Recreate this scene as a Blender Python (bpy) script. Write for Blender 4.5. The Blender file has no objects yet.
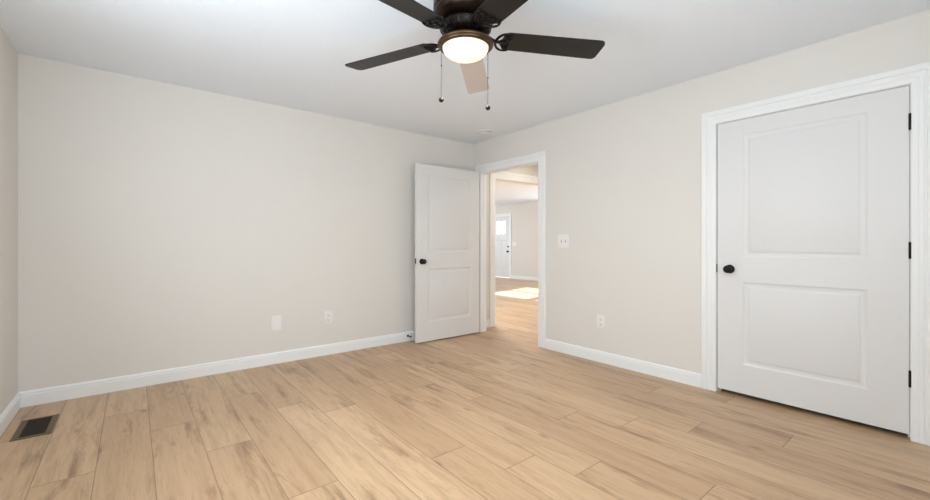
import bpy, bmesh, math, random
from mathutils import Vector, Matrix
random.seed(7)
S = bpy.context.scene
COL = S.collection
R = math.radians

# ------------------------------------------------------------------ camera
cam_d = bpy.data.cameras.new('camera')
cam_d.sensor_fit = 'HORIZONTAL'; cam_d.sensor_width = 36.0
cam_d.lens = 36.0 * 410.0 / 930.0
cam_d.shift_y = -5.7 / 930.0
cam_d.clip_start = 0.05
cam = bpy.data.objects.new('camera', cam_d); COL.objects.link(cam)
cam.location = (-3.472, -4.1325, 1.125)
cam.rotation_euler = (R(90), 0, -0.68076)
S.camera = cam

# ------------------------------------------------------------------ light
S.view_settings.view_transform = 'Standard'
S.view_settings.look = 'None'
S.view_settings.gamma = 1.0
S.view_settings.use_curve_mapping = False
S.view_settings.exposure = 0.0

W = bpy.data.worlds.new('world'); S.world = W; W.use_nodes = True
bg = W.node_tree.nodes['Background']
bg.inputs['Color'].default_value = (0.80, 0.90, 1.0, 1)
bg.inputs['Strength'].default_value = 1.9

def sun(direction, energy, color):
    d = bpy.data.lights.new('sun', 'SUN'); d.energy = energy; d.color = color; d.angle = R(0.8)
    o = bpy.data.objects.new('sun', d); COL.objects.link(o)
    o.rotation_euler = Vector(direction).to_track_quat('-Z', 'Y').to_euler()
def area(name, loc, direction, sx, sy, energy, color=(1, 1, 1), spread=180):
    d = bpy.data.lights.new(name, 'AREA'); d.shape = 'RECTANGLE'; d.size = sx; d.size_y = sy
    d.energy = energy; d.color = color; d.spread = R(spread)
    o = bpy.data.objects.new(name, d); COL.objects.link(o); o.location = loc
    o.rotation_euler = Vector(direction).to_track_quat('-Z', 'Z').to_euler()
sun((-3.55, -0.80, -2.10), 21.0, (1.0, 0.98, 0.95))
area('daylight_fill_south', (-2.95, -4.70, 1.42), (0, 1, .8), 1.8, 1.35, 40, (0.82, 0.92, 1.0))  # area fill at the unseen south window, tilted up to brighten the ceiling
area('daylight_fill_west', (-4.03, -2.60, 1.42), (1, 0, .35), 1.5, 1.35, 39, (0.82, 0.92, 1.0))  # fill added at the unseen west window, tilted up towards the ceiling
area('daylight_living_east', (6.12, 2.35, 1.55), (-1, 0, .1), 2.0, 1.0, 48, (0.82, 0.91, 1.0))
area('daylight_fill_north', (2.0, 8.40, 1.40), (0, -1, .1), 4.4, 1.6, 150, (0.74, 0.87, 1.0))  # fill added inside an unseen north window to brighten the living room
area('living_fill', (1.00, 0.95, 2.38), (0, -.25, -1), .35, .35, 54, (1.0, 0.97, 0.92))  # unseen fill without a fixture, added to flood the hall floor
area('hall_fill', (0.85, -0.70, 2.38), (0, 0, -1), .3, .3, 9, (1.0, 0.93, 0.82))  # unseen fill without a fixture, added to brighten the doorway and open door

# ------------------------------------------------------------------ materials
def lin(c):
    return tuple(((v / 255) / 12.92 if v / 255 <= .04045 else ((v / 255 + .055) / 1.055) ** 2.4) for v in c) + (1,)
def mat(name, rgb, rough=.5, metal=0.0, bump=0.0, bscale=60, detail=2, spec=.5, coat=0.0, mottle=0.0):
    m = bpy.data.materials.new(name); m.use_nodes = True
    nt = m.node_tree; b = nt.nodes['Principled BSDF']
    b.inputs['Base Color'].default_value = lin(rgb)
    b.inputs['Roughness'].default_value = rough; b.inputs['Metallic'].default_value = metal
    b.inputs['Specular IOR Level'].default_value = spec
    b.inputs['Coat Weight'].default_value = coat
    b.inputs['Coat Roughness'].default_value = .25
    tc = nt.nodes.new('ShaderNodeTexCoord')
    if bump:
        n = nt.nodes.new('ShaderNodeTexNoise'); n.inputs['Scale'].default_value = bscale; n.inputs['Detail'].default_value = detail
        nt.links.new(tc.outputs['Object'], n.inputs['Vector'])
        bp = nt.nodes.new('ShaderNodeBump'); bp.inputs['Strength'].default_value = bump; bp.inputs['Distance'].default_value = .004
        nt.links.new(n.outputs['Fac'], bp.inputs['Height']); nt.links.new(bp.outputs['Normal'], b.inputs['Normal'])
    if mottle:
        n = nt.nodes.new('ShaderNodeTexNoise'); n.inputs['Scale'].default_value = 3.0; n.inputs['Detail'].default_value = 3
        nt.links.new(tc.outputs['Object'], n.inputs['Vector'])
        mx = nt.nodes.new('ShaderNodeMix'); mx.data_type = 'RGBA'
        a = lin(rgb); mx.inputs['A'].default_value = tuple(v * (1 - mottle) for v in a[:3]) + (1,)
        mx.inputs['B'].default_value = tuple(min(1, v * (1 + mottle)) for v in a[:3]) + (1,)
        nt.links.new(n.outputs['Fac'], mx.inputs['Factor']); nt.links.new(mx.outputs['Result'], b.inputs['Base Color'])
    return m
M = {}
M['wall'] = mat('wall_paint', (229, 224, 217), .75, bump=.12, bscale=220, spec=.25, mottle=.008)
M['ceiling'] = mat('ceiling_paint', (240, 245, 251), .9, bump=.55, bscale=95, detail=4, spec=.1)
M['trim'] = mat('trim_white', (242, 242, 240), .38, spec=.35)
M['door'] = mat('door_white', (227, 225, 223), .42, bump=.03, bscale=300, spec=.4)
M['black'] = mat('black_hardware', (15, 14, 13), .5, metal=0, spec=.25)
M['steel'] = mat('satin_steel', (150, 150, 150), .35, metal=1)
M['plate'] = mat('white_plastic', (240, 238, 234), .35)
M['slot'] = mat('outlet_slot', (120, 118, 112), .6)
M['bronze'] = mat('oil_rubbed_bronze', (40, 28, 21), .34, metal=.7, bump=.1, bscale=30, mottle=.15)
M['fanblack'] = mat('dark_fan_metal', (22, 18, 16), .35, metal=.6)
M['brass'] = mat('aged_bronze_ring', (84, 62, 40), .36, metal=.75, mottle=.1)
M['blade'] = mat('dark_walnut_blade', (23, 20, 19), .40, spec=.35)
M['glareblade'] = mat('blade_painted_glare', (208, 195, 187), .45, spec=.4)  # even pale colour standing in for glare on one dark blade
M['register'] = mat('bronze_register', (104, 82, 52), .42, metal=.45)
M['dark'] = mat('register_dark', (34, 24, 15), .7)
M['exterior'] = mat('exterior_siding', (200, 198, 192), .8)

def emis(name, rgb, s):
    m = bpy.data.materials.new(name); m.use_nodes = True; b = m.node_tree.nodes['Principled BSDF']
    b.inputs['Base Color'].default_value = (.35, .33, .3, 1); b.inputs['Roughness'].default_value = .4
    b.inputs['Emission Color'].default_value = lin(rgb); b.inputs['Emission Strength'].default_value = s
    return m
M['bowl'] = emis('frosted_glass_bowl_lit', (255, 240, 212), 1.0)

def glass():
    m = bpy.data.materials.new('window_glass'); m.use_nodes = True; nt = m.node_tree; nt.nodes.clear()
    o = nt.nodes.new('ShaderNodeOutputMaterial'); t = nt.nodes.new('ShaderNodeBsdfTransparent'); g = nt.nodes.new('ShaderNodeBsdfGlossy')
    g.inputs['Roughness'].default_value = .02
    mx = nt.nodes.new('ShaderNodeMixShader'); mx.inputs[0].default_value = .04; nt.links.new(t.outputs[0], mx.inputs[1])
    nt.links.new(g.outputs[0], mx.inputs[2]); nt.links.new(mx.outputs[0], o.inputs['Surface']); return m
M['glass'] = glass()

def floor_mat():
    m = bpy.data.materials.new('oak_vinyl_plank'); m.use_nodes = True; nt = m.node_tree; N = nt.nodes; L = nt.links
    b = N['Principled BSDF']
    uv = N.new('ShaderNodeUVMap'); uv.uv_map = 'plank'
    at = N.new('ShaderNodeAttribute'); at.attribute_name = 'rnd'
    sr = N.new('ShaderNodeSeparateColor'); L.new(at.outputs['Color'], sr.inputs[0])
    su = N.new('ShaderNodeSeparateXYZ'); L.new(uv.outputs[0], su.inputs[0])
    def mth(op, a, bb=None, clamp=False):
        n = N.new('ShaderNodeMath'); n.operation = op; n.use_clamp = clamp
        for i, v in enumerate((a, bb)):
            if v is None: continue
            if isinstance(v, (int, float)): n.inputs[i].default_value = v
            else: L.new(v, n.inputs[i])
        return n.outputs[0]
    def vec(su_, sv_, off):
        c = N.new('ShaderNodeCombineXYZ')
        L.new(mth('MULTIPLY', su.outputs[0], su_), c.inputs[0]); L.new(mth('MULTIPLY', su.outputs[1], sv_), c.inputs[1])
        L.new(mth('MULTIPLY', sr.outputs[off], 91.0), c.inputs[2]); return c.outputs[0]
    def noise(v, sc, det=3, rough=.55, dist=0):
        n = N.new('ShaderNodeTexNoise'); n.inputs['Scale'].default_value = sc; n.inputs['Detail'].default_value = det
        n.inputs['Roughness'].default_value = rough; n.inputs['Distortion'].default_value = dist; L.new(v, n.inputs['Vector']); return n.outputs['Fac']
    def ramp(f, pts):
        r = N.new('ShaderNodeValToRGB'); e = r.color_ramp.elements
        e[0].position, e[0].color = pts[0][0], pts[0][1]; e[1].position, e[1].color = pts[-1][0], pts[-1][1]
        for q, c in pts[1:-1]:
            x = e.new(q); x.color = c
        L.new(f, r.inputs[0]); return r.outputs[0]
    def mix(f, a, c, mode='MIX'):
        n = N.new('ShaderNodeMix'); n.data_type = 'RGBA'; n.blend_type = mode
        for k, v in (('Factor', f), ('A', a), ('B', c)):
            if isinstance(v, (int, float)): n.inputs[k].default_value = v
            elif isinstance(v, tuple): n.inputs[k].default_value = v
            else: L.new(v, n.inputs[k])
        return n.outputs['Result']
    fine = noise(vec(70, 5.0, 0), 1.5, 6, .7, .1)
    grain = noise(vec(17, 1.5, 1), 1.2, 7, .72, .35)
    broad = noise(vec(9, 1.1, 2), 1.1, 7, .72, .4)
    base = mix(sr.outputs[0], lin((190, 156, 121)), lin((212, 180, 143)))
    base = mix(ramp(grain, [(.44, (0, 0, 0, 1)), (.72, (.85, .85, .85, 1))]), base, lin((172, 137, 102)))
    streak = ramp(broad, [(.52, (0, 0, 0, 1)), (.70, (.85, .85, .85, 1))])
    base = mix(streak, base, lin((128, 93, 63)))
    g2 = mth('MULTIPLY', ramp(fine, [(.48, (0, 0, 0, 1)), (.70, (1, 1, 1, 1))]), .26)
    base = mix(g2, base, lin((142, 109, 79)))
    vo = N.new('ShaderNodeTexVoronoi'); vo.inputs['Scale'].default_value = 1.0; L.new(vec(9.0, 3.4, 1), vo.inputs['Vector'])
    gate = mth('GREATER_THAN', N_sep(N, L, vo.outputs['Color']), .82)
    kn = mth('MULTIPLY', ramp(vo.outputs['Distance'], [(.02, (1, 1, 1, 1)), (.20, (0, 0, 0, 1))]), gate)
    base = mix(mth('MULTIPLY', kn, .75), base, lin((112, 84, 60)))
    # seams: a bevel line along two sides of each plank
    s1 = mth('LESS_THAN', su.outputs[0], .0032); s2 = mth('LESS_THAN', su.outputs[1], .0040)
    seam = mth('MAXIMUM', s1, s2)
    base = mix(mth('MULTIPLY', seam, .70), base, lin((92, 70, 52)))
    L.new(base, b.inputs['Base Color'])
    b.inputs['Roughness'].default_value = .36; b.inputs['Specular IOR Level'].default_value = .5
    h = mth('SUBTRACT', mth('MULTIPLY', fine, .25), seam)
    bp = N.new('ShaderNodeBump'); bp.inputs['Strength'].default_value = .25; bp.inputs['Distance'].default_value = .001
    L.new(h, bp.inputs['Height']); L.new(bp.outputs[0], b.inputs['Normal'])
    return m
def N_sep(N, L, c):
    s = N.new('ShaderNodeSeparateColor'); L.new(c, s.inputs[0]); return s.outputs[0]
M['floor'] = floor_mat()

# ------------------------------------------------------------------ helpers
def obj(name, bm, m, parent=None, smooth=False, recalc=True):
    if recalc: bmesh.ops.recalc_face_normals(bm, faces=bm.faces)
    me = bpy.data.meshes.new(name); bm.to_mesh(me); bm.free()
    for x in (m if isinstance(m, (list, tuple)) else [m]): me.materials.append(x)
    if smooth:
        for p in me.polygons: p.use_smooth = True
        try: me.set_sharp_from_angle(angle=R(smooth if smooth is not True else 40))
        except Exception: pass
    o = bpy.data.objects.new(name, me); COL.objects.link(o)
    if parent: o.parent = parent
    return o
def empty(name, loc=(0, 0, 0), rot=(0, 0, 0)):
    o = bpy.data.objects.new(name, None); o.empty_display_size = .1; COL.objects.link(o); o.location = loc; o.rotation_euler = rot; return o
def struct(o): o['kind'] = 'structure'; return o
def tag(o, label, cat, group=None):
    o['label'] = label; o['category'] = cat
    if group: o['group'] = group
    return o
def box(bm, x0, x1, y0, y1, z0, z1, bevel=0, seg=2):
    vs = [bm.verts.new((x, y, z)) for x in (x0, x1) for y in (y0, y1) for z in (z0, z1)]
    fs = [bm.faces.new([vs[i] for i in f]) for f in ((0, 1, 3, 2), (4, 6, 7, 5), (0, 4, 5, 1), (2, 3, 7, 6), (0, 2, 6, 4), (1, 5, 7, 3))]
    if bevel:
        es = list({e for f in fs for e in f.edges})
        bmesh.ops.bevel(bm, geom=es, offset=bevel, segments=seg, affect='EDGES', profile=.6)
def lathe(bm, prof, n=48, mtx=None, cap=True):
    mtx = mtx or Matrix.Identity(4); rings = []
    for r, z in prof:
        if r < 1e-6: rings.append([bm.verts.new(mtx @ Vector((0, 0, z)))])
        else: rings.append([bm.verts.new(mtx @ Vector((r * math.cos(2 * math.pi * k / n), r * math.sin(2 * math.pi * k / n), z))) for k in range(n)])
    for a, b in zip(rings, rings[1:]):
        for k in range(n):
            k2 = (k + 1) % n
            if len(a) == 1 and len(b) == 1: continue
            if len(a) == 1: bm.faces.new((a[0], b[k], b[k2]))
            elif len(b) == 1: bm.faces.new((a[k], a[k2], b[0]))
            else: bm.faces.new((a[k], a[k2], b[k2], b[k]))
    if cap:
        for rg in (rings[0], rings[-1]):
            if len(rg) > 2: bm.faces.new(rg)
def tube(bm, pts, r, n=8, closed=False):
    pts = [Vector(p) for p in pts]; rings = []; m = len(pts)
    for i, p in enumerate(pts):
        if closed: t = pts[(i + 1) % m] - pts[i - 1]
        else: t = pts[min(i + 1, m - 1)] - pts[max(i - 1, 0)]
        t.normalize(); up = Vector((0, 0, 1)) if abs(t.z) < .95 else Vector((1, 0, 0))
        a = t.cross(up).normalized(); b = t.cross(a).normalized()
        rr = r[i] if isinstance(r, (list, tuple)) else r
        rings.append([bm.verts.new(p + a * rr * math.cos(2 * math.pi * k / n) + b * rr * math.sin(2 * math.pi * k / n)) for k in range(n)])
    for i in range(m if closed else m - 1):
        a, b = rings[i], rings[(i + 1) % m]
        for k in range(n): bm.faces.new((a[k], a[(k + 1) % n], b[(k + 1) % n], b[k]))
    if not closed: bm.faces.new(rings[0]); bm.faces.new(rings[-1])

# ------------------------------------------------------------------ the shell
H = 2.44
XW, YS = -4.0875, -4.75           # bedroom west and south faces
WT = .09                           # thickness of the wall with the two doors
LX0, LX1, LY1 = -2.0, 6.22, 8.5    # living room
def wall(name, axis, c0, c1, a0, a1, holes=(), mats=None):
    """wall slab between c0..c1 across and a0..a1 along, with rectangular holes (b0,b1,z0,z1)"""
    bm = bmesh.new()
    ac = sorted({a0, a1, *[h[0] for h in holes], *[h[1] for h in holes]}); zc = sorted({0, H, *[h[2] for h in holes], *[h[3] for h in holes]})
    def solid(i, j):
        if not (0 <= i < len(ac) - 1 and 0 <= j < len(zc) - 1): return False
        a, z = (ac[i] + ac[i + 1]) / 2, (zc[j] + zc[j + 1]) / 2
        return not any(h[0] < a < h[1] and h[2] < z < h[3] for h in holes)
    V = {}
    def v(c, a, z):
        k = (c, a, z)
        if k not in V: V[k] = bm.verts.new((c, a, z) if axis == 'x' else (a, c, z))
        return V[k]
    for i in range(len(ac) - 1):
        for j in range(len(zc) - 1):
            if not solid(i, j): continue
            A0, A1, Z0, Z1 = ac[i], ac[i + 1], zc[j], zc[j + 1]
            for c in (c0, c1): bm.faces.new((v(c, A0, Z0), v(c, A1, Z0), v(c, A1, Z1), v(c, A0, Z1)))
            if not solid(i - 1, j): bm.faces.new((v(c0, A0, Z0), v(c1, A0, Z0), v(c1, A0, Z1), v(c0, A0, Z1)))
            if not solid(i + 1, j): bm.faces.new((v(c0, A1, Z0), v(c1, A1, Z0), v(c1, A1, Z1), v(c0, A1, Z1)))
            if not solid(i, j - 1): bm.faces.new((v(c0, A0, Z0), v(c1, A0, Z0), v(c1, A1, Z0), v(c0, A1, Z0)))
            if not solid(i, j + 1): bm.faces.new((v(c0, A0, Z1), v(c1, A0, Z1), v(c1, A1, Z1), v(c0, A1, Z1)))
    return struct(obj(name, bm, M['wall']))

# door openings in the east wall (y0, y1, head)
D1 = (-1.138, -0.166, 2.040)       # doorway to the hall
D2 = (-3.918, -2.900, 2.049)       # closet
HO = (.400, 1.58, 2.045)           # cased opening hall > living room
BW = (-3.85, -2.05, .75, 2.1)        # bedroom south window
BW2 = (-3.35, -1.85, .75, 2.1)     # unseen bedroom west window, added to light the east wall
LW = [(1.18, 2.24), (2.36, 3.62)]  # living room east windows
LWZ = (1.00, 2.14)
ED = (5.49, 6.44, 2.06)            # entry door

def floor():
    bm = bmesh.new(); uvl = bm.loops.layers.uv.new('plank'); cl = bm.loops.layers.float_color.new('rnd')
    pw, L = .2265, 1.525; x00 = -3.845
    off = {-1: -2.2, -2: -1.0, 0: -1.401, 1: -.592, 2: -1.018, 3: -1.527, 4: -.709, 5: -1.139, 6: -1.412, 7: -.828, 8: -1.144, 9: -1.399, 10: -1.857,
           11: -2.468, 12: -2.774, 13: -1.543, 14: -3.476, 15: -2.594, 16: -3.033}
    k = -2
    while x00 + k * pw < LX1 + .2:
        rr = random.Random(k * 17 + 5)
        o = off.get(k, rr.uniform(0, L)); y = o - L * math.ceil((o - (YS - .2)) / L)
        while y < LY1 + .2:
            xa, xb, ya, yb = x00 + k * pw, x00 + (k + 1) * pw, max(y, YS - .2), min(y + L, LY1 + .2)
            if yb > ya:
                f = bm.faces.new([bm.verts.new(p) for p in ((xa, ya, 0), (xb, ya, 0), (xb, yb, 0), (xa, yb, 0))])
                c = (rr.random(), rr.random(), rr.random(), 1)
                for l in f.loops:
                    l[cl] = c; l[uvl].uv = (l.vert.co.x - xa, l.vert.co.y - y)
            y += L
        k += 1
    # slab under the boards
    o = obj('floor', bm, M['floor'], recalc=False)
    for p in o.data.polygons: pass
    return struct(o)
floor()
bm = bmesh.new(); box(bm, -4.35, 6.5, -5.0, 8.75, -.15, -.004); struct(obj('trim_1', bm, M['exterior']))   # subfloor
bm = bmesh.new(); box(bm, -4.35, 6.5, -5.0, 8.75, H, H + .15); struct(obj('ceiling', bm, M['ceiling']))

wall('wall_north', 'y', 0, .12, XW - .14, LX1, [(HO[0], HO[1], 0, HO[2])])
wall('wall_east', 'x', 0, WT, YS - .14, 0, [(D1[0], D1[1], 0, D1[2]), (D2[0], D2[1], 0, D2[2])])
wall('wall_west', 'x', XW - .14, XW, YS - .14, 0, [BW2])
wall('wall_south', 'y', YS - .14, YS, XW, 0, [BW])
wall('wall_hall_east', 'x', 1.75, 1.85, -2.0, 0)
wall('wall_hall_south', 'y', -2.10, -2.0, WT, 1.85)
wall('wall_closet_east', 'x', .80, .90, YS - .14, -2.10)
wall('wall_closet_south', 'y', YS - .14, YS, WT, .80)
wall('wall_living_east', 'x', LX1, LX1 + .14, 0, LY1 + .14, [(a, b, *LWZ) for a, b in LW] + [(ED[0], ED[1], 0, ED[2])])
wall('wall_living_north', 'y', LY1, LY1 + .14, LX0, LX1, [(-.2, 4.2, .6, 2.1)])
wall('wall_living_west', 'x', LX0 - .14, LX0, .12, LY1 + .14)

# ------------------------------------------------------------------ casings, jambs, baseboards
CAS = [(0, 0), (0, .008), (.006, .0115), (.030, .0115), (.034, .015), (.052, .0155), (.056, .0125), (.062, .0125), (.067, .019), (.092, .020), (.101, .016), (.103, 0)]
def casing(bm, place, a0, a1, h, prof=CAS, zb=0):
    """U of moulding round an opening; place(a, z, t) maps to the world"""
    st = [lambda s: (a0 - s, zb), lambda s: (a0 - s, h + s), lambda s: (a1 + s, h + s), lambda s: (a1 + s, zb)]
    rings = [[bm.verts.new(place(*f(s), t)) for s, t in prof] for f in st]
    for A, B in zip(rings, rings[1:]):
        for k in range(len(prof) - 1): bm.faces.new((A[k], A[k + 1], B[k + 1], B[k]))
        bm.faces.new((A[-1], A[0], B[0], B[-1]))
    bm.faces.new(rings[0]); bm.faces.new(rings[-1])
def jamb(bm, axis, c0, c1, a0, a1, h, th=.012, stop=None):
    def bx(cc0, cc1, aa0, aa1, z0, z1):
        if axis == 'x': box(bm, cc0, cc1, aa0, aa1, z0, z1)
        else: box(bm, aa0, aa1, cc0, cc1, z0, z1)
    bx(c0, c1, a0, a0 + th, 0, h); bx(c0, c1, a1 - th, a1, 0, h); bx(c0, c1, a0 + th, a1 - th, h - th, h)
    if stop:
        s0, s1, e = stop
        bx(s0, s1, a0 + th, a0 + th + e, 0, h - th); bx(s0, s1, a1 - th - e, a1 - th, 0, h - th); bx(s0, s1, a0 + th + e, a1 - th - e, h - th - e, h - th)

east = lambda a, z, t: (-t, a, z)
hallw = lambda a, z, t: (WT + t, a, z)
bm = bmesh.new(); casing(bm, east, D1[0] + .004, D1[1] - .004, D1[2] - .004); struct(obj('trim_2', bm, M['trim'], smooth=25))
bm = bmesh.new(); casing(bm, hallw, D1[0] + .004, D1[1] - .004, D1[2] - .004); struct(obj('trim_3', bm, M['trim'], smooth=25))
bm = bmesh.new(); jamb(bm, 'x', 0, WT, D1[0], D1[1], D1[2], th=.005, stop=(.040, .072, .008)); struct(obj('trim_4', bm, M['trim']))
bm = bmesh.new(); casing(bm, east, D2[0] + .004, D2[1] - .004, D2[2] - .004); struct(obj('trim_5', bm, M['trim'], smooth=25))
bm = bmesh.new(); jamb(bm, 'x', 0, WT, D2[0], D2[1], D2[2], th=.006, stop=(.045, .075, .012)); struct(obj('trim_6', bm, M['trim']))
for i, (y, sg) in enumerate(((0, -1), (.12, 1))):
    bm = bmesh.new(); casing(bm, (lambda a, z, t, y=y, sg=sg: (a, y + sg * t, z)), HO[0] + .004, HO[1] - .004, HO[2] - .004)
    struct(obj('trim_%d' % (7 + i), bm, M['trim'], smooth=25))
bm = bmesh.new(); jamb(bm, 'y', 0, .12, HO[0], HO[1], HO[2]); struct(obj('trim_9', bm, M['trim']))

BASE = [(0, 0), (.0145, 0), (.0145, .080), (.0115, .082), (.0105, .087), (.012, .091), (.0115, .095), (.008, .099), (.006, .104), (.004, .107), (0, .107)]
def baseboard(name, runs):
    """runs: (start, end, normal) floor-plan segments, joined in one board, mitre angles by ends"""
    bm = bmesh.new()
    for (x0, y0), (x1, y1), (nx, ny), m0, m1 in runs:
        d = Vector((x1 - x0, y1 - y0)).normalized()
        A = [bm.verts.new((x0 + nx * t + d.x * t * m0, y0 + ny * t + d.y * t * m0, z)) for t, z in BASE]
        B = [bm.verts.new((x1 + nx * t - d.x * t * m1, y1 + ny * t - d.y * t * m1, z)) for t, z in BASE]
        for k in range(len(BASE) - 1): bm.faces.new((A[k], A[k + 1], B[k + 1], B[k]))
        bm.faces.new((A[-1], A[0], B[0], B[-1])); bm.faces.new(A); bm.faces.new(B)
    return struct(obj(name, bm, M['trim'], smooth=20))
baseboard('baseboard_north', [((XW, 0), (0, 0), (0, -1), 1, 1)])
baseboard('baseboard_west', [((XW, YS), (XW, 0), (1, 0), 1, 1)])
baseboard('baseboard_south', [((XW, YS), (0, YS), (0, 1), 1, 1)])
baseboard('baseboard_east', [((0, D1[0] - .099), (0, D2[1] + .099), (-1, 0), 0, 0), ((0, D2[0] - .099), (0, YS), (-1, 0), 0, 1), ((0, 0), (0, D1[1] + .099), (-1, 0), 1, 0)])
baseboard('baseboard_hall', [((WT, 0), (HO[0] - .099, 0), (0, -1), 1, 0), ((1.75, 0), (1.75, -2), (-1, 0), 1, 1), ((WT, -2), (1.75, -2), (0, 1), 1, 1), ((WT, D1[0] - .099), (WT, -2), (1, 0), 0, 1)])
baseboard('baseboard_living', [((LX1, .12), (LX1, ED[0] - .099), (-1, 0), 1, 0), ((LX1, ED[1] + .099), (LX1, LY1), (-1, 0), 0, 1), ((LX0, LY1), (LX1, LY1), (0, -1), 1, 1),
                               ((HO[1] + .099, .12), (LX1, .12), (0, 1), 0, 1), ((LX0, .12), (HO[0] - .099, .12), (0, 1), 1, 0), ((LX0, .12), (LX0, LY1), (1, 0), 1, 1)])

# ------------------------------------------------------------------ windows (behind the camera and in the living room)
def window(n, axis, c, sg, a0, a1, z0, z1, cols=1, thick=.14):
    """c = room face of the wall, sg = direction into the room; frame, sashes and panes"""
    root = struct(empty('window_%d' % n, ((c, (a0 + a1) / 2, z0) if axis == 'x' else ((a0 + a1) / 2, c, z0))))
    w, h = a1 - a0, z1 - z0
    def P(a, z, t): return (sg * t, a, z) if axis == 'x' else (a, sg * t, z)
    def bx(bm, A0, A1, Z0, Z1, t0, t1):
        p, q = P(A0, Z0, t0), P(A1, Z1, t1); box(bm, *[v for i in range(3) for v in sorted((p[i], q[i]))])
    bm = bmesh.new()
    casing(bm, lambda a, z, t: P(a, z, t), -w / 2, w / 2, h, zb=0)
    bx(bm, -w / 2 - .13, w / 2 + .13, -.03, 0, -.02, .045); bx(bm, -w / 2 - .107, w / 2 + .107, -.12, -.03, 0, .016)
    obj('window_casing', bm, M['trim'], root, smooth=25)
    bm = bmesh.new(); cw = w / cols
    for k in range(cols):
        A, B = -w / 2 + k * cw, -w / 2 + (k + 1) * cw
        for z_0, z_1, t in ((0, h / 2 + .02, -.07), (h / 2 - .02, h, -.10)):
            bx(bm, A, A + .045, z_0, z_1, t - .03, t); bx(bm, B - .045, B, z_0, z_1, t - .03, t)
            bx(bm, A + .045, B - .045, z_0, z_0 + .045, t - .03, t); bx(bm, A + .045, B - .045, z_1 - .045, z_1, t - .03, t)
    obj('window_sash', bm, M['trim'], root)
    for k in range(cols):
        A, B = -w / 2 + k * cw, -w / 2 + (k + 1) * cw
        for z_0, z_1, t in ((0, h / 2 + .02, -.07), (h / 2 - .02, h, -.10)):
            bm = bmesh.new(); bx(bm, A + .04, B - .04, z_0 + .04, z_1 - .04, t - .018, t - .014); obj('pane', bm, M['glass'], root)
window(1, 'y', YS, 1, BW[0], BW[1], BW[2], BW[3], 2)
window(2, 'x', XW, 1, BW2[0], BW2[1], BW2[2], BW2[3], 2)  # unseen west window, added to go with the bedroom fill
for i, (a, b) in enumerate(LW): window(3 + i, 'x', LX1, -1, a, b, LWZ[0], LWZ[1])
window(5, 'y', LY1, -1, -.2, 4.2, .6, 2.1, 4)  # unseen north window, added to go with the living room fill

# ------------------------------------------------------------------ doors
def leaf(bm, w, h, th, panels, holes=()):
    """slab 0..w along x, 0..th along y, moulded panels on both faces"""
    RG = [(0, 0), (.003, .0015), (.010, .0065), (.016, .0080), (.030, .0080), (.036, .0060), (.046, .0025), (.050, .0015)]
    for face, sg in ((0, 1), (th, -1)):
        xs = sorted({0, w, *[p[0] for p in (*panels, *holes)], *[p[1] for p in (*panels, *holes)]}); zs = sorted({0, h, *[p[2] for p in (*panels, *holes)], *[p[3] for p in (*panels, *holes)]})
        for i in range(len(xs) - 1):
            for j in range(len(zs) - 1):
                cx, cz = (xs[i] + xs[i + 1]) / 2, (zs[j] + zs[j + 1]) / 2
                if any(p[0] < cx < p[1] and p[2] < cz < p[3] for p in panels): continue
                if any(p[0] < cx < p[1] and p[2] < cz < p[3] for p in holes): continue
                bm.faces.new([bm.verts.new((x, face, z)) for x, z in ((xs[i], zs[j]), (xs[i + 1], zs[j]), (xs[i + 1], zs[j + 1]), (xs[i], zs[j + 1]))])
        for p in panels:
            prev = None
            for s, d in RG:
                ring = [bm.verts.new((x, face + sg * d, z)) for x, z in ((p[0] + s, p[2] + s), (p[1] - s, p[2] + s), (p[1] - s, p[3] - s), (p[0] + s, p[3] - s))]
                if prev:
                    for k in range(4): bm.faces.new((prev[k], prev[(k + 1) % 4], ring[(k + 1) % 4], ring[k]))
                prev = ring
            bm.faces.new(prev)
    for q in (((0, 0, 0), (w, 0, 0), (w, th, 0), (0, th, 0)), ((0, 0, h), (w, 0, h), (w, th, h), (0, th, h)), ((0, 0, 0), (0, th, 0), (0, th, h), (0, 0, h)), ((w, 0, 0), (w, th, 0), (w, th, h), (w, 0, h))):
        bm.faces.new([bm.verts.new(v) for v in q])
    for a, b, c, d in holes:
        q = [(a, c), (b, c), (b, d), (a, d)]
        for k in range(4):
            (xa, za), (xb, zb) = q[k], q[(k + 1) % 4]; bm.faces.new([bm.verts.new(v) for v in ((xa, 0, za), (xb, 0, zb), (xb, th, zb), (xa, th, za))])
    bmesh.ops.remove_doubles(bm, verts=bm.verts, dist=1e-5)
ROSE = [(0, 0), (.032, 0), (.033, .003), (.031, .006), (.022, .009), (.013, .011), (.011, .022), (.012, .028), (.020, .034), (.027, .042), (.029, .050), (.027, .058), (.019, .065), (.008, .068), (0, .0685)]
def knob(parent, loc, direction, prof=ROSE, sx=1.0):
    bm = bmesh.new(); q = Vector(direction).to_track_quat('Z', 'Y').to_matrix().to_4x4()
    lathe(bm, prof, 32, Matrix.Translation(loc) @ q)
    return obj('door_knob', bm, M['black'], parent, smooth=50)
def hinge(parent, x, y, z, h=.092, mtl='black', r=.0075, leafbox=None):
    bm = bmesh.new(); T = Matrix.Translation((x, y, z - h / 2))
    lathe(bm, [(0, -.004), (r * .6, -.003), (r * .8, 0), (r, 0), (r, h * .195), (r * .9, h * .2), (r, h * .205), (r, h * .395), (r * .9, h * .4), (r, h * .405), (r, h * .595), (r * .9, h * .6), (r, h * .605), (r, h * .795), (r * .9, h * .8), (r, h * .805), (r, h), (r * .8, h), (r * .6, h + .003), (0, h + .004)], 14, T)
    if leafbox: box(bm, *leafbox, z - h / 2, z + h / 2)
    return obj('hinge', bm, M[mtl], parent, smooth=40)
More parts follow.
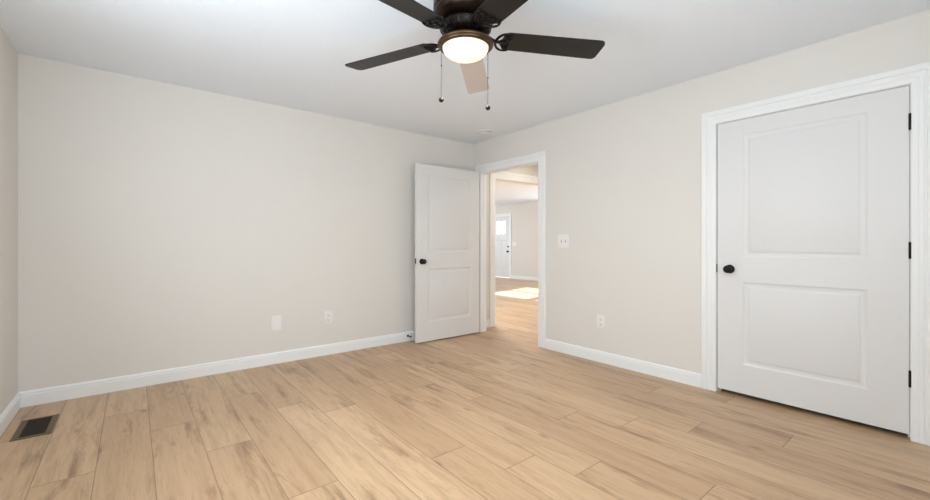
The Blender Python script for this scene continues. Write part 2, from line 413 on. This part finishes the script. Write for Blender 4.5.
PAN = lambda w: [(.157, w - .172, .24, .848), (.157, w - .172, 1.03, 1.93)]

# open door: hinged at the corner side, standing 90 degrees into the room; local x runs from the latch edge to the hinge
w1 = .937; x1 = -.993
root = struct(empty('door_1', (x1, -.2045, .012)))
bm = bmesh.new(); leaf(bm, w1, 2.028, .035, [(a, b, c - .012, d - .012) for a, b, c, d in [(.156, w1 - .139, .232, .845), (.156, w1 - .139, 1.032, 1.925)]]); obj('door_leaf', bm, M['door'], root, smooth=22)
knob(root, (.071, 0, .918), (0, -1, 0)); knob(root, (.071, .035, .918), (0, 1, 0))
bm = bmesh.new(); box(bm, -.0015, .001, .005, .030, .895, .953, .0008, 1); obj('latch_plate', bm, M['black'], root)
bm = bmesh.new(); lathe(bm, [(0, -.004), (.007, -.003), (.008, .008), (.008, .011), (0, .011)], 12, Matrix.Translation((.001, .0175, .924)) @ Matrix.Rotation(R(-90), 4, 'Y')); obj('latch_bolt', bm, M['steel'], root)
for z in (.345, 1.09, 1.83): hinge(root, w1 + .0065, .040, z - .012, mtl='black', r=.0055)
# closet door, closed
w2 = 1.001
root = struct(empty('door_2', (.002, -2.911, .030), (0, 0, R(-90))))
bm = bmesh.new(); leaf(bm, w2 - .003, 2.010, .035, [(.166, w2 - .176, c - .030, d - .030) for c, d in ((.24, .848), (1.03, 1.93))]); obj('door_leaf', bm, M['door'], root, smooth=22)
knob(root, (.084, 0, .910), (0, -1, 0))
bm = bmesh.new(); box(bm, -.0052, -.0003, -.006, .020, .882, .943, .001, 1); obj('latch_plate', bm, M['black'], root)
for z in (.352, 1.09, 1.83): hinge(root, w2 + .0005, -.006, z - .03, r=.0072)

# entry door of the living room
we = ED[1] - ED[0] - .03
root = struct(empty('door_3', (LX1 + .02, ED[1] - .015, .015), (0, 0, R(-90))))
bm = bmesh.new()
zc0, zc1, g0, g1 = 1.46, 1.90, .26, .71
leaf(bm, we, 2.03, .044, [(g0 - .12 + .0, we / 2 - .05, .22, 1.25), (we / 2 + .05, g1 + .12, .22, 1.25)], holes=[(g0, (g0 + g1) / 2 - .012, zc0, zc1), ((g0 + g1) / 2 + .012, g1, zc0, zc1)])
obj('door_leaf', bm, M['door'], root, smooth=22)
for k in range(2):
    a, b = ((g0, (g0 + g1) / 2 - .012), ((g0 + g1) / 2 + .012, g1))[k]
    bm = bmesh.new(); box(bm, a, b, .020, .024, zc0, zc1); obj('pane', bm, M['glass'], root)
knob(root, (we - .07, 0, .87), (0, -1, 0))
bm = bmesh.new(); lathe(bm, [(0, 0), (.03, 0), (.03, .008), (.02, .016), (.008, .018), (0, .018)], 24, Matrix.Translation((we - .07, 0, 1.03)) @ Matrix.Rotation(R(90), 4, 'X')); obj('deadbolt', bm, M['black'], root)
bm = bmesh.new(); casing(bm, lambda a, z, t: (LX1 - t, a, z), ED[0] + .004, ED[1] - .004, ED[2] - .004); struct(obj('trim_10', bm, M['trim'], smooth=25))
bm = bmesh.new(); jamb(bm, 'x', LX1, LX1 + .14, ED[0], ED[1], ED[2], stop=(LX1 + .066, LX1 + .10, .012)); struct(obj('trim_11', bm, M['trim']))

# ------------------------------------------------------------------ ceiling fan
FX, FY = -2.122, -2.470
fan = tag(empty('ceiling_fan', (FX, FY, H)), 'dark bronze five-blade ceiling fan with lit bowl light, flush to the ceiling', 'ceiling fan')
z = lambda v: v - H
bm = bmesh.new()
lathe(bm, [(0, z(2.4399)), (.150, z(2.4399)), (.160, z(2.432)), (.167, z(2.40)), (.168, z(2.345)), (.163, z(2.338)), (.163, z(2.330)), (.168, z(2.325)), (.165, z(2.31)), (.152, z(2.295)), (.130, z(2.285)), (.110, z(2.281)), (0, z(2.281))], 64)
obj('motor_housing', bm, M['bronze'], fan, smooth=35)
bm = bmesh.new()
lathe(bm, [(0, z(2.283)), (.105, z(2.283)), (.112, z(2.275)), (.126, z(2.268)), (.131, z(2.258)), (.129, z(2.246)), (.118, z(2.228)), (.100, z(2.215)), (.080, z(2.211)), (0, z(2.211))], 64)
obj('motor_cover', bm, M['fanblack'], fan, smooth=35)
bm = bmesh.new()       # raised fins of the vent round the motor cover
for k in range(36):
    a = 2 * math.pi * k / 36; c, s = math.cos(a), math.sin(a)
    pts = [(.120, 2.274), (.133, 2.262), (.134, 2.248), (.121, 2.226), (.104, 2.214)]
    tube(bm, [(r * c, r * s, z(h)) for r, h in pts], .0022, 5)
obj('vent_fins', bm, M['bronze'], fan)
bm = bmesh.new()
lathe(bm, [(0, z(2.213)), (.062, z(2.213)), (.066, z(2.208)), (.066, z(2.192)), (.060, z(2.186)), (0, z(2.186))], 48)
obj('switch_housing', bm, M['fanblack'], fan, smooth=35)
bm = bmesh.new()
lathe(bm, [(0, z(2.189)), (.070, z(2.189)), (.100, z(2.186)), (.130, z(2.180)), (.142, z(2.174)), (.1465, z(2.166)), (.1445, z(2.159)), (.138, z(2.156)), (.136, z(2.150)), (.129, z(2.146)), (.122, z(2.146)), (.121, z(2.154)), (0, z(2.156))], 72)
obj('light_ring', bm, M['brass'], fan, smooth=35)
bm = bmesh.new()
pr = [(.1195, z(2.154))] + [(.1195 * math.cos(t), z(2.148) - (.058) * math.sin(t)) for t in [R(v) for v in (0, 8, 16, 25, 35, 45, 55, 65, 75, 83)]] + [(0, z(2.148) - .058)]
lathe(bm, pr, 64, cap=False)
obj('light_bowl', bm, M['bowl'], fan, smooth=60)
def blade_bm():
    bm = bmesh.new(); w0, w1_, r0, r1 = .067, .077, .195, .764
    out = []
    for t in range(0, 13):                                   # rounded root
        a = R(90 + t * 15); out.append((r0 + .030 + .030 * math.cos(a), w0 * math.sin(a)))
    for cx, cy, a0 in ((r1 - .032, -w1_ + .032, -90), (r1 - .026, w1_ - .026, 0)):
        rr = .032 if a0 < 0 else .026
        for t in range(0, 7):
            a = R(a0 + t * 15); out.append((cx + rr * math.cos(a), cy + rr * math.sin(a)))
    top = [bm.verts.new((x, y, .003)) for x, y in out]; bot = [bm.verts.new((x, y, -.003)) for x, y in out]
    bm.faces.new(top); bm.faces.new(bot[::-1])
    for k in range(len(out)): bm.faces.new((top[k], bot[k], bot[(k + 1) % len(out)], top[(k + 1) % len(out)]))
    return bm
def iron_bm():
    bm = bmesh.new()
    # arm from the rotor
    tube(bm, [(.070, 0, .020), (.100, 0, .020), (.125, 0, .012), (.150, 0, -.003), (.178, 0, -.007)], [.012, .012, .010, .009, .009], 10)
    # open loop round the blade root
    loop = []
    for t in range(0, 25):
        a = R(60 + t * 10); loop.append((.218 + .056 * math.cos(a), .067 * math.sin(a), -.007))
    tube(bm, loop, [.0035 + .0035 * math.sin(math.pi * i / 24) for i in range(25)], 8)
    for sgn in (1, -1):                                        # inner scrolls
        tube(bm, [(.178, 0, -.007), (.192, sgn * .018, -.008), (.206, sgn * .038, -.008), (.224, sgn * .046, -.008), (.238, sgn * .036, -.008), (.236, sgn * .018, -.008), (.222, sgn * .016, -.008)], .0042, 8)
    tube(bm, [(.178, 0, -.007), (.205, 0, -.008), (.232, 0, -.008)], [.006, .005, .004], 8)
    for x, y in ((.232, 0), (.232, .033), (.232, -.033)):
        lathe(bm, [(0, -.013), (.006, -.012), (.008, -.006), (.008, -.003), (0, -.003)], 12, Matrix.Translation((x, y, 0)))
    return bm
ld = bpy.data.lights.new('fan_lamp', 'AREA'); ld.shape = 'DISK'; ld.size = .07; ld.energy = 11; ld.color = (1.0, .95, .88)
lo = bpy.data.objects.new('fan_lamp', ld); COL.objects.link(lo); lo.location = (FX, FY, 2.087)
b0 = blade_bm(); blade_me = None
for k in range(5):
    ang = 43.8 + 72 * k - (.8 if k == 1 else 0)
    rot = Matrix.Rotation(R(ang), 4, 'Z')
    if k == 0:
        bl = obj('blade', b0, M['blade'], fan); ir = obj('blade_iron', iron_bm(), M['fanblack'], fan, smooth=50); bsrc, isrc = bl, ir
    else:
        bl = bsrc.copy(); ir = isrc.copy()
        for o in (bl, ir): COL.objects.link(o); o.parent = fan
    if k == 0:
        bl.data = bl.data.copy(); bl.data.materials[0] = M['glareblade']; bl['label'] = 'dark blade with glare painted as a pale colour, pointing to the far corner'; bsrc = bsrc.copy(); bsrc.data = bl.data.copy(); bsrc.data.materials[0] = M['blade']; del bsrc['label']
    for o in (bl, ir): o.matrix_local = Matrix.Translation((0, 0, z(2.205))) @ rot @ Matrix.Rotation(R(-10), 4, 'X') @ Matrix.Rotation(R(1.0 if k == 1 else 0), 4, 'Y')
fwd = Vector((math.sin(.68076), math.cos(.68076))); rgt = Vector((math.cos(.68076), -math.sin(.68076)))
for dx, dz, zb in ((-.127, .070, 1.906), (.118, .085, 1.868)):
    c = rgt * dx + fwd * dz; s = c.normalized() * .055
    bm = bmesh.new(); tube(bm, [(s.x, s.y, z(2.200)), (c.x * .98, c.y * .98, z(2.196)), (c.x * 1.03, c.y * 1.03, z(2.180)), (c.x * 1.03, c.y * 1.03, z(zb + .01))], .0013, 6)
    for q in range(0, 60):
        zz = 2.172 - q * .0045
        if zz > zb + .012: bmesh.ops.create_icosphere(bm, subdivisions=1, radius=.0020, matrix=Matrix.Translation((c.x * 1.03, c.y * 1.03, z(zz))))
    bmesh.ops.create_uvsphere(bm, u_segments=10, v_segments=6, radius=.0042, matrix=Matrix.Translation((c.x * 1.03, c.y * 1.03, z(2.09 if dx < 0 else 2.03))))
    ch = obj('pull_chain', bm, M['fanblack'], fan, smooth=60)
    bm = bmesh.new(); lathe(bm, [(0, .015), (.004, .014), (.005, .011), (.010, .008), (.014, 0), (.0115, -.0085), (.006, -.013), (0, -.014)], 20, Matrix.Translation((c.x * 1.03, c.y * 1.03, z(zb)))); obj('pull_ball', bm, M['black'], ch, smooth=60)

# ------------------------------------------------------------------ small fittings
bm = bmesh.new(); lathe(bm, [(0, 0), (.078, 0), (.080, -.006), (.078, -.012), (.070, -.014), (.069, -.022), (.062, -.026), (.045, -.030), (.020, -.031), (0, -.031)], 48)
sd = tag(empty('smoke_detector', (-.292, -.575, H)), 'round white smoke detector on the ceiling near the open door', 'smoke detector')
obj('detector_body', bm, M['plate'], sd, smooth=35)
bm = bmesh.new(); lathe(bm, [(.0695, -.0145), (.0715, -.016), (.0705, -.020), (.069, -.021)], 48, cap=False)
obj('sensor_slot', bm, M['slot'], sd)

def plate(name, loc, rz, w, h, kind, label, cat, group=None):
    """local x along the wall, y = out of the wall (towards -y), z up; origin at the plate centre on the wall"""
    r = tag(empty(name, loc, (0, 0, rz)), label, cat, group)
    bm = bmesh.new(); box(bm, -w / 2, w / 2, -.006, 0, -h / 2, h / 2, .0022, 2); obj('cover_plate', bm, M['plate'], r, smooth=40)
    if kind == 'outlet':
        for s in (1, -1):
            bm = bmesh.new(); T = Matrix.Translation((0, -.006, s * .0235)) @ Matrix.Rotation(R(90), 4, 'X')
            lathe(bm, [(0, 0), (.0175, 0), (.0175, .0012), (.0165, .002), (0, .002)], 24, T); so = obj('socket', bm, M['plate'], r, smooth=40)
            bm = bmesh.new()
            for dx, hh in ((-.0065, .009), (.0065, .007)): box(bm, dx - .0014, dx + .0014, -.0086, -.0078, s * .0235 + .001 - hh / 2, s * .0235 + .001 + hh / 2 + .002)
            lathe(bm, [(0, 0), (.003, 0), (.003, .0008), (0, .0008)], 12, Matrix.Translation((0, -.0078, s * .0235 - .0085)) @ Matrix.Rotation(R(90), 4, 'X'))
            obj('slots', bm, M['slot'], so)
    if kind == 'blank':
        for s in (1, -1):
            bm = bmesh.new(); lathe(bm, [(0, 0), (.0032, 0), (.003, .001), (0, .0012)], 12, Matrix.Translation((0, -.006, s * .042)) @ Matrix.Rotation(R(90), 4, 'X'))
            obj('screw', bm, M['plate'], r)
    if kind == 'switch2':
        for dx in (-.025, .025):
            bm = bmesh.new(); box(bm, dx - .005, dx + .005, -.0065, -.006, -.012, .012); ss = obj('switch_slot', bm, M['slot'], r)
            bm = bmesh.new(); box(bm, dx - .0042, dx + .0042, -.017, -.006, 0, .008, .001, 1); obj('toggle', bm, M['plate'], r)
    return r
plate('wall_plate', (-2.4215, 0, .382), 0, .089, .137, 'blank', 'blank white cover plate low on the wall left of the open door', 'wall plate')
plate('wall_outlet', (-1.921, 0, .379), 0, .090, .132, 'outlet', 'white duplex outlet between the blank plate and the open door', 'outlet', None)
plate('wall_outlet', (0, -1.9105, .386), R(-90), .088, .128, 'outlet', 'white duplex outlet below and right of the light switch', 'outlet', None)
plate('light_switch', (0, -1.472, 1.159), R(-90), .142, .135, 'switch2', 'white two-toggle light switch plate beside the hall doorway', 'light switch')
plate('light_switch', (LX1, 5.27, 1.14), R(-90), .16, .125, 'switch2', 'white switch plate on the far wall beside the front door', 'light switch')

# rigid door stop on the baseboard behind the open door
ds = tag(empty('door_stop', (-.990, -.014, .062)), 'small black door stop on the baseboard beside the open door', 'door stop')
bm = bmesh.new(); X90 = Matrix.Rotation(R(90), 4, 'X')
lathe(bm, [(0, 0), (.013, 0), (.013, .003), (.009, .007), (.0045, .010), (.004, .055), (0, .055)], 20, X90); obj('rod', bm, M['black'], ds, smooth=40)
bm = bmesh.new(); lathe(bm, [(0, .054), (.008, .054), (.0095, .058), (.009, .066), (0, .070)], 20, X90); obj('bumper', bm, M['black'], ds, smooth=40)

# floor register
fv = tag(empty('floor_vent', (-3.934, -.512, 0)), 'bronze metal floor vent with dark louvers in the corner by the baseboard', 'floor vent')
hx, hy = .087, .178
bm = bmesh.new(); prof = [(0, .0005), (.003, .004), (.012, .0055), (.030, .0055), (.033, .0035), (.033, .0012)]
prev = None
for s, t in prof:
    ring = [bm.verts.new((x, y, t)) for x, y in ((-hx + s, -hy + s * .75), (hx - s, -hy + s * .75), (hx - s, hy - s * .75), (-hx + s, hy - s * .75))]
    if prev:
        for k in range(4): bm.faces.new((prev[k], prev[(k + 1) % 4], ring[(k + 1) % 4], ring[k]))
    prev = ring
obj('vent_frame', bm, M['register'], fv)
bm = bmesh.new(); box(bm, -hx + .030, hx - .030, -hy + .02, hy - .02, .0004, .0012); obj('vent_shade_plate', bm, M['dark'], fv)  # flat dark plate, its colour stands in for shade in a deep opening
src = None
for k in range(12):
    y = -.143 + k * .026
    if src is None:
        bm = bmesh.new(); vs = [(-.057, -.006, .0012), (.057, -.006, .0012), (.057, .0045, .0050), (-.057, .0045, .0050), (-.057, -.0045, .0012), (.057, -.0045, .0012), (.057, .006, .0050), (-.057, .006, .0050)]
        V = [bm.verts.new(v) for v in vs]
        for f in ((0, 1, 2, 3), (4, 7, 6, 5), (0, 4, 5, 1), (3, 2, 6, 7), (0, 3, 7, 4), (1, 5, 6, 2)): bm.faces.new([V[i] for i in f])
        src = obj('louver', bm, M['dark'], fv); o = src
    else:
        o = src.copy(); COL.objects.link(o); o.parent = fv
    o.location = (0, y, 0)
bm = bmesh.new(); box(bm, -hx + .033, hx - .033, -.003, .003, .0045, .0056); obj('center_bar', bm, M['dark'], fv)
